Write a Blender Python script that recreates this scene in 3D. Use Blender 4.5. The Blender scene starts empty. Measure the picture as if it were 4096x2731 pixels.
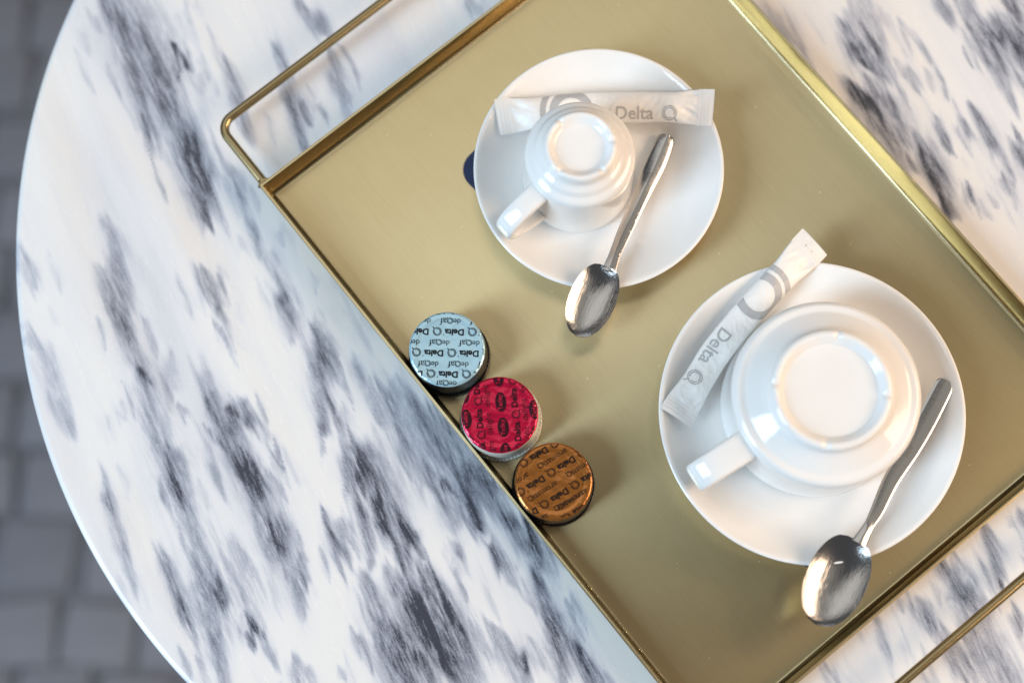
import bpy, bmesh, math, random
import numpy as np
from mathutils import Matrix, Vector, noise

# ------------------------------------------------------------------ camera, world, lamps, exposure
# all builder coordinates are centimetres on the table plane (z = 0); CM turns them into metres
CM = 0.01
scene = bpy.context.scene
COL = scene.collection

cam_d = bpy.data.cameras.new('camera')
cam = bpy.data.objects.new('camera', cam_d)
COL.objects.link(cam)
cam.matrix_world = Matrix(((0.9997763, 0.0, 0.0211521, 2.38977 * CM),
                           (0.0039224, 0.9826556, -0.1853984, -11.19843 * CM),
                           (-0.0207852, 0.1854399, 0.9824358, 67.83803 * CM),
                           (0, 0, 0, 1)))
cam_d.sensor_width = 36.0
cam_d.lens = 50.0
cam_d.clip_start = 0.01
cam_d.clip_end = 50.0
cam_d.dof.use_dof = True
cam_d.dof.focus_distance = 0.665
cam_d.dof.aperture_fstop = 2.7
scene.camera = cam

world = bpy.data.worlds.new('World')
scene.world = world
world.use_nodes = True
wbg = world.node_tree.nodes['Background']
wbg.inputs['Color'].default_value = (0.93, 0.95, 1.0, 1)
wbg.inputs['Strength'].default_value = 0.10


def area_lamp(name, loc, target, sx, sy, watts, color):
    d = bpy.data.lights.new(name, 'AREA')
    d.shape = 'RECTANGLE'
    d.size, d.size_y = sx, sy
    d.energy = watts
    d.color = color
    o = bpy.data.objects.new(name, d)
    COL.objects.link(o)
    o.location = loc
    o.rotation_euler = (Vector(target) - Vector(loc)).to_track_quat('-Z', 'Y').to_euler()
    return o


# daylight through the shop front at the lower left, warm room light from the right, two added overhead fills that shape the brass reflections
area_lamp('daylight_window', (-1.62, -0.86, 1.30), (0.05, 0.0, 0.0), 0.72, 1.8, 56, (0.66, 0.84, 1.0))
area_lamp('room_light', (1.38, -0.06, 0.82), (0.12, 0.0, 0.0), 1.1, 0.7, 22, (1.0, 0.72, 0.50))
area_lamp('added_overhead_fill', (-0.68, 1.10, 2.1), (-0.68, 1.10, 0.0), 2.25, 1.60, 9.2, (1.0, 0.96, 0.90))  # added source; stops short so the tray's near end reflects dark
area_lamp('added_overhead_fill', (1.45, 0.72, 2.1), (1.45, 0.72, 0.0), 1.60, 2.60, 4.6, (1.0, 0.91, 0.76))
for i, (bx_, by_, bz_) in enumerate(((1.9, 0.25, 1.5), (2.0, 0.75, 1.7), (1.3, 1.5, 1.6), (1.75, -0.35, 1.45), (1.6, 1.15, 1.9), (2.2, -0.1, 1.2))):
    bd = bpy.data.lights.new('warm_bulb', 'POINT')
    bd.energy = 2.2
    bd.color = (1.0, 0.70, 0.40)
    bd.shadow_soft_size = 0.014
    bo = bpy.data.objects.new('warm_bulb', bd)
    COL.objects.link(bo)
    bo.location = (bx_, by_, bz_)

scene.view_settings.view_transform = 'Standard'
scene.view_settings.look = 'None'
scene.view_settings.gamma = 1.0
scene.view_settings.use_curve_mapping = False
scene.view_settings.exposure = 0.0

# ------------------------------------------------------------------ helpers
ORIGIN = {}


def tag(o, label=None, cat=None, group=None, kind=None):
    if label: o['label'] = label
    if cat: o['category'] = cat
    if group: o['group'] = group
    if kind: o['kind'] = kind
    return o


def thing(name, loc, label, cat, group=None):
    o = bpy.data.objects.new(name, None)
    COL.objects.link(o)
    o.location = Vector(loc) * CM
    o.empty_display_size = 0.01
    ORIGIN[o.name] = Vector(loc)
    return tag(o, label, cat, group)


def mesh(name, verts, faces, mat, parent=None, smooth=True, sharp=40, origin=None):
    """One mesh object; verts in world centimetres."""
    org = ORIGIN[parent.name] if parent else Vector(origin or (0, 0, 0))
    v = (np.asarray(verts, dtype=float).reshape(-1, 3) - np.array(org)) * CM
    me = bpy.data.meshes.new(name)
    me.from_pydata(v.tolist(), [], [tuple(f) for f in faces])
    me.update()
    if smooth:
        me.polygons.foreach_set('use_smooth', [True] * len(me.polygons))
        if sharp: me.set_sharp_from_angle(angle=math.radians(sharp))
    me.materials.append(mat)
    o = bpy.data.objects.new(name, me)
    COL.objects.link(o)
    if parent:
        o.parent = parent
        ORIGIN[o.name] = Vector(org)
    else:
        o.location = org * CM
        ORIGIN[o.name] = Vector(org)
    return o


def lathe(profile, cx, cy, z0, segs=160, mod=None):
    """profile (r, z) list -> verts, faces; mod(i, theta, r, z) may bend a point."""
    V, F = [], []
    n = len(profile)
    for k in range(segs):
        t = 2 * math.pi * k / segs
        for i, (r, z) in enumerate(profile):
            if mod: r, z = mod(i, t, r, z)
            V.append((cx + r * math.cos(t), cy + r * math.sin(t), z0 + z))
    for k in range(segs):
        a, b = k * n, ((k + 1) % segs) * n
        for i in range(n - 1):
            F.append((a + i, b + i, b + i + 1, a + i + 1))
    return V, F


def smooth_profile(pts, sub=5, keep_ends=True):
    """Catmull-Rom through the profile points."""
    out = []
    P = [pts[0]] + list(pts) + [pts[-1]]
    for i in range(1, len(P) - 2):
        p0, p1, p2, p3 = (np.array(P[j], float) for j in (i - 1, i, i + 1, i + 2))
        for k in range(sub):
            t = k / sub
            out.append(tuple(0.5 * ((2 * p1) + (-p0 + p2) * t + (2 * p0 - 5 * p1 + 4 * p2 - p3) * t * t + (-p0 + 3 * p1 - 3 * p2 + p3) * t ** 3)))
    out.append(tuple(pts[-1]))
    return out


def tube(path, r, segs=20, caps=True):
    V, F = [], []
    P = [Vector(p) for p in path]
    up = Vector((0, 0, 1))
    n = len(P)
    for i, p in enumerate(P):
        t = (P[min(i + 1, n - 1)] - P[max(i - 1, 0)]).normalized()
        s = t.cross(up).normalized()
        u = s.cross(t)
        for k in range(segs):
            a = 2 * math.pi * k / segs
            V.append(p + (s * math.cos(a) + u * math.sin(a)) * r)
    for i in range(n - 1):
        for k in range(segs):
            F.append((i * segs + k, i * segs + (k + 1) % segs, (i + 1) * segs + (k + 1) % segs, (i + 1) * segs + k))
    if caps:
        F.append(tuple(range(segs))[::-1])
        F.append(tuple((n - 1) * segs + k for k in range(segs)))
    return V, F


def sstep(a, b, x):
    t = np.clip((x - a) / (b - a), 0, 1)
    return t * t * (3 - 2 * t)


def text_geo(body, width, bold=0.0, height=None):
    """Flat lettering as (verts 2-D, faces), centred on the origin, scaled to width."""
    cu = bpy.data.curves.new('t', 'FONT')
    cu.body = body
    cu.size = 1.0
    cu.offset = bold
    cu.resolution_u = 3
    ob = bpy.data.objects.new('t', cu)
    me = bpy.data.meshes.new_from_object(ob)
    v = np.array([(p.co.x, p.co.y) for p in me.vertices])
    f = [tuple(p.vertices) for p in me.polygons]
    bpy.data.objects.remove(ob); bpy.data.curves.remove(cu); bpy.data.meshes.remove(me)
    lo, hi = v.min(0), v.max(0)
    k = width / (hi[0] - lo[0])
    ky = k if height is None else height / (hi[1] - lo[1])
    v[:, 0] = (v[:, 0] - (lo[0] + hi[0]) / 2) * k
    v[:, 1] = (v[:, 1] - (lo[1] + hi[1]) / 2) * ky
    return v, f


def ring_geo(r0, r1, a0=0, a1=360, n=28):
    V, F = [], []
    for k in range(n + 1):
        a = math.radians(a0 + (a1 - a0) * k / n)
        V += [(r0 * math.cos(a), r0 * math.sin(a)), (r1 * math.cos(a), r1 * math.sin(a))]
    for k in range(n): F.append((2 * k, 2 * k + 1, 2 * k + 3, 2 * k + 2))
    return np.array(V), F


def join_geo(parts):
    V, F, n = [], [], 0
    for v, f in parts:
        V.append(np.asarray(v)); F += [tuple(i + n for i in q) for q in f]; n += len(v)
    return np.concatenate(V), F


def q_geo(r):
    """The double-ringed letter Q of the print."""
    a = ring_geo(.86 * r, 1.0 * r, -40, 310)
    b = ring_geo(.60 * r, .75 * r, -20, 300)
    t = (np.array([(.50, -.62), (.64, -.50), (1.14, -1.02), (.98, -1.16)]) * r, [(0, 1, 2, 3)])
    return join_geo([a, b, t])


def xf(geo, cx, cy, rot=0.0):
    v, f = geo
    c, s = math.cos(rot), math.sin(rot)
    v = np.asarray(v)
    return np.stack([cx + v[:, 0] * c - v[:, 1] * s, cy + v[:, 0] * s + v[:, 1] * c], 1), f


def clip_geo(geo, planes, cuts=0):
    """Clip flat geometry to a convex outline given as (point, outward normal) lines."""
    bm = bmesh.new()
    vs = [bm.verts.new((p[0], p[1], 0)) for p in geo[0]]
    for f in geo[1]:
        try: bm.faces.new([vs[i] for i in f])
        except ValueError: pass
    for (px, py), (nx, ny) in planes:
        bmesh.ops.bisect_plane(bm, geom=bm.verts[:] + bm.edges[:] + bm.faces[:], dist=1e-6, plane_co=(px, py, 0), plane_no=(nx, ny, 0), clear_outer=True)
    if cuts:  # slice into small tiles so that the print can follow a wrinkled surface
        co = np.array([v.co[:2] for v in bm.verts])
        for axis in (0, 1):
            for q in np.arange(co[:, axis].min() + cuts, co[:, axis].max(), cuts):
                p = [0, 0, 0]; p[axis] = q; no = [0, 0, 0]; no[axis] = 1
                bmesh.ops.bisect_plane(bm, geom=bm.verts[:] + bm.edges[:] + bm.faces[:], dist=1e-6, plane_co=p, plane_no=no)
    bmesh.ops.triangulate(bm, faces=bm.faces[:])
    bmesh.ops.recalc_face_normals(bm, faces=bm.faces[:])
    bm.verts.index_update()
    v = np.array([(p.co.x, p.co.y) for p in bm.verts]).reshape(-1, 2)
    f = []
    for q in bm.faces:
        idx = [p.index for p in q.verts]
        f.append(tuple(idx if q.normal.z > 0 else idx[::-1]))
    bm.free()
    return v, f


# ------------------------------------------------------------------ materials
def new_mat(name):
    m = bpy.data.materials.new(name)
    m.use_nodes = True
    nt = m.node_tree
    return m, nt, nt.nodes['Principled BSDF']


def node(nt, kind, **kw):
    n = nt.nodes.new(kind)
    for k, v in kw.items(): setattr(n, k, v)
    return n


def ramp(nt, stops):
    n = nt.nodes.new('ShaderNodeValToRGB')
    el = n.color_ramp.elements
    while len(el) > 1: el.remove(el[-1])
    el[0].position, el[0].color = stops[0]
    for p, c in stops[1:]:
        e = el.new(p); e.color = c
    return n


def plain(name, color, rough=.4, metal=0.0, spec=.5, coat=0.0, sss=0.0, trans=0.0):
    m, nt, b = new_mat(name)
    b.inputs['Base Color'].default_value = (*color, 1)
    b.inputs['Roughness'].default_value = rough
    b.inputs['Metallic'].default_value = metal
    b.inputs['Specular IOR Level'].default_value = spec
    b.inputs['Coat Weight'].default_value = coat
    b.inputs['Coat Roughness'].default_value = .05
    if sss:
        b.inputs['Subsurface Weight'].default_value = sss
        b.inputs['Subsurface Radius'].default_value = (.004, .003, .0025)
        b.inputs['Subsurface Scale'].default_value = 1.0
    b.inputs['Transmission Weight'].default_value = trans
    return m


def noise_node(nt, coord, scale, detail=4, rough=.55, dist=0.0):
    n = node(nt, 'ShaderNodeTexNoise')
    n.inputs['Scale'].default_value = scale
    n.inputs['Detail'].default_value = detail
    n.inputs['Roughness'].default_value = rough
    n.inputs['Distortion'].default_value = dist
    nt.links.new(coord, n.inputs['Vector'])
    return n


def math_node(nt, op, a, b=None, c=None, clamp=False):
    n = node(nt, 'ShaderNodeMath', operation=op, use_clamp=clamp)
    for i, x in enumerate((a, b, c)):
        if x is None: continue
        if isinstance(x, (int, float)): n.inputs[i].default_value = x
        else: nt.links.new(x, n.inputs[i])
    return n.outputs[0]


def mapping(nt, coord, rot=0.0, scale=(1, 1, 1), loc=(0, 0, 0)):
    n = node(nt, 'ShaderNodeMapping')
    n.inputs['Rotation'].default_value = (0, 0, rot)
    n.inputs['Scale'].default_value = scale
    n.inputs['Location'].default_value = loc
    nt.links.new(coord, n.inputs['Vector'])
    return n.outputs[0]


def make_marble():
    m, nt, b = new_mat('veined_marble')
    L = nt.links.new
    obj = node(nt, 'ShaderNodeTexCoord').outputs['Object']
    vein = node(nt, 'ShaderNodeAttribute', attribute_name='vein').outputs['Fac']
    # streaks run down to the right: rotate so that they lie along x, then stretch
    al = mapping(nt, mapping(nt, obj, rot=math.radians(64)), scale=(.17, 1, 1))
    n1 = noise_node(nt, al, 190, 6, .60, .5).outputs['Fac']
    n2 = noise_node(nt, al, 620, 5, .64).outputs['Fac']
    n3 = noise_node(nt, obj, 900, 4, .7).outputs['Fac']
    n4 = noise_node(nt, al, 24, 4, .5).outputs['Fac']
    # body of the vein, torn into fibres by the stretched noise
    haze = node(nt, 'ShaderNodeAttribute', attribute_name='haze').outputs['Fac']
    c1 = math_node(nt, 'MULTIPLY', math_node(nt, 'SUBTRACT', n1, .30), 2.5)
    c2 = math_node(nt, 'MULTIPLY', math_node(nt, 'SUBTRACT', n2, .28), 2.3)
    v = math_node(nt, 'MULTIPLY', vein, math_node(nt, 'MULTIPLY_ADD', c1, .52, math_node(nt, 'MULTIPLY_ADD', c2, .56, .06)))
    hz = math_node(nt, 'MULTIPLY', haze, math_node(nt, 'MULTIPLY_ADD', c1, .34, math_node(nt, 'MULTIPLY_ADD', c2, .40, .06)))
    fib = noise_node(nt, mapping(nt, mapping(nt, obj, rot=math.radians(65)), scale=(.10, 1, 1)), 150, 5, .6, .2).outputs['Fac']
    fib = math_node(nt, 'MULTIPLY', math_node(nt, 'SUBTRACT', fib, .50, clamp=True), math_node(nt, 'MULTIPLY_ADD', haze, 3.0, .22))
    fog = math_node(nt, 'ADD', fib, math_node(nt, 'MULTIPLY', math_node(nt, 'SUBTRACT', n4, .50, clamp=True), .55))
    v = math_node(nt, 'ADD', math_node(nt, 'ADD', v, hz), fog)
    grain = math_node(nt, 'MULTIPLY', math_node(nt, 'SUBTRACT', n3, .5), math_node(nt, 'MULTIPLY_ADD', v, .70, .04))
    v = math_node(nt, 'ADD', v, grain, clamp=True)
    cr = ramp(nt, [(0.0, (.83, .83, .825, 1)), (.10, (.75, .765, .80, 1)), (.30, (.52, .552, .625, 1)), (.54, (.33, .358, .43, 1)), (.80, (.16, .176, .222, 1)), (1.0, (.055, .061, .083, 1))])
    L(v, cr.inputs['Fac'])
    # faint cream stains, strengthened to stand in for warm light on the marble
    st = noise_node(nt, al, 34, 4, .5).outputs['Fac']
    stf = math_node(nt, 'MULTIPLY', math_node(nt, 'SUBTRACT', st, .52, clamp=True), 1.8, clamp=True)
    mx = node(nt, 'ShaderNodeMix', data_type='RGBA', blend_type='MULTIPLY')
    L(stf, mx.inputs['Factor']); L(cr.outputs['Color'], mx.inputs[6])
    mx.inputs[7].default_value = (1.0, .88, .76, 1)
    L(mx.outputs[2], b.inputs['Base Color'])
    rr = math_node(nt, 'MULTIPLY_ADD', n2, .12, .20)
    L(rr, b.inputs['Roughness'])
    b.inputs['Specular IOR Level'].default_value = .5
    b.inputs['Subsurface Weight'].default_value = .12
    b.inputs['Subsurface Radius'].default_value = (.006, .006, .006)
    b.inputs['Subsurface Scale'].default_value = 1.0
    return m


TH = -0.8893   # direction of the tray's long side


def make_brass(name, rough=.22, aniso=.45, brushed=True, c0=(.615, .49, .265), c1_=(.705, .575, .325)):
    m, nt, b = new_mat(name)
    L = nt.links.new
    obj = node(nt, 'ShaderNodeTexCoord').outputs['Object']
    al = mapping(nt, mapping(nt, obj, rot=-TH), scale=(.02, 1, 1))
    n1 = noise_node(nt, al, 2600, 3, .6).outputs['Fac']
    n2 = noise_node(nt, obj, 60, 4, .6).outputs['Fac']
    n3 = noise_node(nt, al, 300, 2, .5).outputs['Fac']
    cr = ramp(nt, [(.25, (*c0, 1)), (.75, (*c1_, 1))])
    L(math_node(nt, 'ADD', math_node(nt, 'MULTIPLY', n1, .75), math_node(nt, 'MULTIPLY', n2, .25)), cr.inputs['Fac'])
    L(cr.outputs['Color'], b.inputs['Base Color'])
    b.inputs['Metallic'].default_value = 1.0
    r = math_node(nt, 'MULTIPLY_ADD', n2, .03, rough - .015)
    if brushed:
        # dust flecks and short hair scratches
        vo = node(nt, 'ShaderNodeTexVoronoi', feature='F1')
        vo.inputs['Scale'].default_value = 420
        L(mapping(nt, obj, rot=.5, scale=(1, .55, 1)), vo.inputs['Vector'])
        fl = math_node(nt, 'LESS_THAN', vo.outputs['Distance'], .085)
        sep = node(nt, 'ShaderNodeSeparateColor'); L(vo.outputs['Color'], sep.inputs[0])
        fl = math_node(nt, 'MULTIPLY', fl, math_node(nt, 'GREATER_THAN', sep.outputs[0], .96))
        r = math_node(nt, 'ADD', r, math_node(nt, 'MULTIPLY', fl, .3))
        mx = node(nt, 'ShaderNodeMix', data_type='RGBA')
        L(math_node(nt, 'MULTIPLY', fl, .5), mx.inputs['Factor']); L(cr.outputs['Color'], mx.inputs[6])
        mx.inputs[7].default_value = (.75, .70, .58, 1)
        L(mx.outputs[2], b.inputs['Base Color'])
        L(math_node(nt, 'SUBTRACT', 1.0, math_node(nt, 'MULTIPLY', fl, .6)), b.inputs['Metallic'])
    L(r, b.inputs['Roughness'])
    bp = node(nt, 'ShaderNodeBump')
    bp.inputs['Strength'].default_value = .10
    bp.inputs['Distance'].default_value = .0004
    L(math_node(nt, 'ADD', n1, n3), bp.inputs['Height'])
    L(bp.outputs[0], b.inputs['Normal'])
    if brushed:
        # brushed along the long side: the highlight spreads across it
        b.inputs['Anisotropic'].default_value = aniso
        tv = node(nt, 'ShaderNodeCombineXYZ')
        tv.inputs[0].default_value, tv.inputs[1].default_value = -math.sin(TH), math.cos(TH)
        L(tv.outputs[0], b.inputs['Tangent'])
        # the coarser share of the brushing: same metal, wider lobe
        b2 = node(nt, 'ShaderNodeBsdfAnisotropic', distribution='GGX')
        b2.inputs['Roughness'].default_value = .44
        b2.inputs['Anisotropy'].default_value = -.58
        L(cr.outputs['Color'], b2.inputs['Color']); L(bp.outputs[0], b2.inputs['Normal']); L(tv.outputs[0], b2.inputs['Tangent'])
        ms = node(nt, 'ShaderNodeMixShader')
        ms.inputs[0].default_value = .44
        L(b.outputs[0], ms.inputs[1]); L(b2.outputs[0], ms.inputs[2])
        L(ms.outputs[0], nt.nodes['Material Output'].inputs['Surface'])
    return m


def make_porcelain():
    m, nt, b = new_mat('glazed_porcelain')
    obj = node(nt, 'ShaderNodeTexCoord').outputs['Object']
    n = noise_node(nt, obj, 45, 3).outputs['Fac']
    cr = ramp(nt, [(.3, (.85, .85, .835, 1)), (.7, (.88, .88, .87, 1))])
    nt.links.new(n, cr.inputs['Fac']); nt.links.new(cr.outputs[0], b.inputs['Base Color'])
    b.inputs['Roughness'].default_value = .09
    b.inputs['Specular IOR Level'].default_value = .5
    b.inputs['Subsurface Weight'].default_value = .08
    b.inputs['Subsurface Radius'].default_value = (.004, .003, .0025)
    b.inputs['Subsurface Scale'].default_value = 1.0
    bp = node(nt, 'ShaderNodeBump'); bp.inputs['Strength'].default_value = .06; bp.inputs['Distance'].default_value = .001
    nt.links.new(noise_node(nt, obj, 90, 2).outputs['Fac'], bp.inputs['Height']); nt.links.new(bp.outputs[0], b.inputs['Normal'])
    return m


def make_steel(name='polished_steel', ang=-20, stretch=.12, fine=900, bump=.10, r0=.10):
    m, nt, b = new_mat(name)
    obj = node(nt, 'ShaderNodeTexCoord').outputs['Object']
    al = mapping(nt, mapping(nt, obj, rot=math.radians(-ang)), scale=(stretch, 1, 1))
    n = noise_node(nt, al, fine, 3).outputs['Fac']
    b.inputs['Base Color'].default_value = (.50, .495, .49, 1)
    b.inputs['Metallic'].default_value = 1
    nt.links.new(math_node(nt, 'MULTIPLY_ADD', n, .12, r0), b.inputs['Roughness'])
    bp = node(nt, 'ShaderNodeBump'); bp.inputs['Strength'].default_value = bump; bp.inputs['Distance'].default_value = .0003
    nt.links.new(n, bp.inputs['Height']); nt.links.new(bp.outputs[0], b.inputs['Normal'])
    return m


def make_foil(name, color, metal, rough):
    m, nt, b = new_mat(name)
    obj = node(nt, 'ShaderNodeTexCoord').outputs['Object']
    b.inputs['Base Color'].default_value = (*color, 1)
    b.inputs['Metallic'].default_value = metal
    b.inputs['Roughness'].default_value = rough
    b.inputs['Coat Weight'].default_value = .5
    b.inputs['Coat Roughness'].default_value = .08
    n1 = noise_node(nt, obj, 120, 3, .5, .6).outputs['Fac']
    vo = node(nt, 'ShaderNodeTexVoronoi', feature='F1'); vo.inputs['Scale'].default_value = 170
    nt.links.new(obj, vo.inputs['Vector'])
    h = math_node(nt, 'ADD', math_node(nt, 'MULTIPLY', n1, .8), math_node(nt, 'MULTIPLY', vo.outputs['Distance'], .5))
    bp = node(nt, 'ShaderNodeBump'); bp.inputs['Strength'].default_value = .42; bp.inputs['Distance'].default_value = .0010
    nt.links.new(h, bp.inputs['Height']); nt.links.new(bp.outputs[0], b.inputs['Normal']); nt.links.new(bp.outputs[0], b.inputs['Coat Normal'])
    return m


def make_paper():
    m, nt, b = new_mat('sachet_paper')
    obj = node(nt, 'ShaderNodeTexCoord').outputs['Object']
    n = noise_node(nt, obj, 150, 4).outputs['Fac']
    cr = ramp(nt, [(.3, (.88, .865, .83, 1)), (.7, (.93, .92, .905, 1))])
    nt.links.new(n, cr.inputs['Fac']); nt.links.new(cr.outputs[0], b.inputs['Base Color'])
    b.inputs['Roughness'].default_value = .38
    b.inputs['Subsurface Weight'].default_value = .2
    b.inputs['Subsurface Radius'].default_value = (.003, .0025, .002)
    b.inputs['Subsurface Scale'].default_value = 1.0
    bp = node(nt, 'ShaderNodeBump'); bp.inputs['Strength'].default_value = .25; bp.inputs['Distance'].default_value = .0008
    nt.links.new(noise_node(nt, obj, 210, 4, .55, .8).outputs['Fac'], bp.inputs['Height']); nt.links.new(bp.outputs[0], b.inputs['Normal'])
    return m


def make_stone():
    m, nt, b = new_mat('paving_stone')
    obj = node(nt, 'ShaderNodeTexCoord').outputs['Object']
    info = node(nt, 'ShaderNodeObjectInfo')
    n = noise_node(nt, obj, 26, 6, .65).outputs['Fac']
    k = math_node(nt, 'ADD', math_node(nt, 'MULTIPLY', n, .6), math_node(nt, 'MULTIPLY', info.outputs['Random'], .4))
    cr = ramp(nt, [(.25, (.165, .163, .182, 1)), (.75, (.215, .213, .235, 1))])
    nt.links.new(k, cr.inputs['Fac']); nt.links.new(cr.outputs[0], b.inputs['Base Color'])
    b.inputs['Roughness'].default_value = .75
    return m


M_marble, M_porc, M_steel, M_paper, M_stone = make_marble(), make_porcelain(), make_steel(), make_paper(), make_stone()
M_bowl = make_steel('brushed_steel_bowl', 65, .03, 2200, .35, .08)
M_brass = make_brass('brushed_brass')
M_rod = make_brass('brass_rod', .28, .2, False, (.40, .315, .165), (.48, .385, .21))
M_wall = make_brass('brass_fold', .22, .2, False, (.27, .222, .13), (.33, .275, .165))  # same brass coloured darker, to tone down window light bouncing in the folds
M_joint = plain('sand_joint', (.16, .16, .178), .95)
M_iron = plain('cast_iron', (.03, .03, .03), .5)
M_navy = plain('navy_card', (.010, .026, .085), .55)
M_blackp = plain('black_plastic', (.008, .008, .009), .28)
M_whitep = plain('translucent_plastic', (.86, .85, .78), .3, sss=.5)
M_ink = plain('black_ink', (.010, .010, .014), .45, spec=.2)
M_redink = plain('maroon_ink', (.030, .002, .008), .45, spec=.2)
M_brownink = plain('dark_brown_ink', (.012, .007, .005), .45, spec=.2)
M_grey = plain('grey_ink', (.48, .48, .485), .35)
M_etch = plain('etched_mark', (.16, .15, .14), .5)
M_blue_f = make_foil('pale_blue_foil', (.40, .64, .76), .35, .28)
M_red_f = make_foil('crimson_foil', (.66, .005, .06), .65, .25)
M_brown_f = make_foil('copper_foil', (.46, .17, .032), .7, .25)

# ------------------------------------------------------------------ setting: paving far below
rng = random.Random(5)
FZ = -73.0
ground = mesh('ground', [(-260, -260, FZ), (260, -260, FZ), (260, 260, FZ), (-260, 260, FZ)], [(0, 1, 2, 3)], M_joint, smooth=False)
tag(ground, kind='structure')


def paver_mesh(w, h, seed):
    r = random.Random(seed)
    bm = bmesh.new()
    bmesh.ops.create_cube(bm, size=1)
    for v in bm.verts:
        v.co.x = v.co.x * w + r.uniform(-.55, .55); v.co.y = v.co.y * h + r.uniform(-.45, .45)
        v.co.z = (v.co.z + .5) * .45 + (r.uniform(-.05, .05) if v.co.z > 0 else 0)
        v.co *= CM
    bmesh.ops.bevel(bm, geom=[e for e in bm.edges if all(v.co.z > .0025 for v in e.verts)], offset=.003, segments=2, affect='EDGES', profile=.6)
    me = bpy.data.meshes.new('paver'); bm.to_mesh(me); bm.free()
    me.polygons.foreach_set('use_smooth', [True] * len(me.polygons))
    me.materials.append(M_stone)
    return me


paver_kinds = [paver_mesh(w, 6.1, i) for i, w in enumerate((6.4, 7.0, 5.8, 6.8, 7.6))]
paver_w = (6.4, 7.0, 5.8, 6.8, 7.6)
row_y = -62.0
while row_y < 92:
    x = -88 + rng.uniform(0, 6)
    while x < -14:
        k = rng.randrange(5)
        w = paver_w[k]
        o = bpy.data.objects.new('paver', paver_kinds[k])
        COL.objects.link(o)
        o.parent = ground
        xc = x + w / 2
        o.location = (xc * CM, (row_y + (xc + 50) * -.03 + rng.uniform(-.6, .6)) * CM, (FZ + .01) * CM)
        o.rotation_euler.z = math.radians(-1.7 + rng.uniform(-4.5, 4.5))
        x += w + 1.0
    row_y += 7.0

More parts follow.
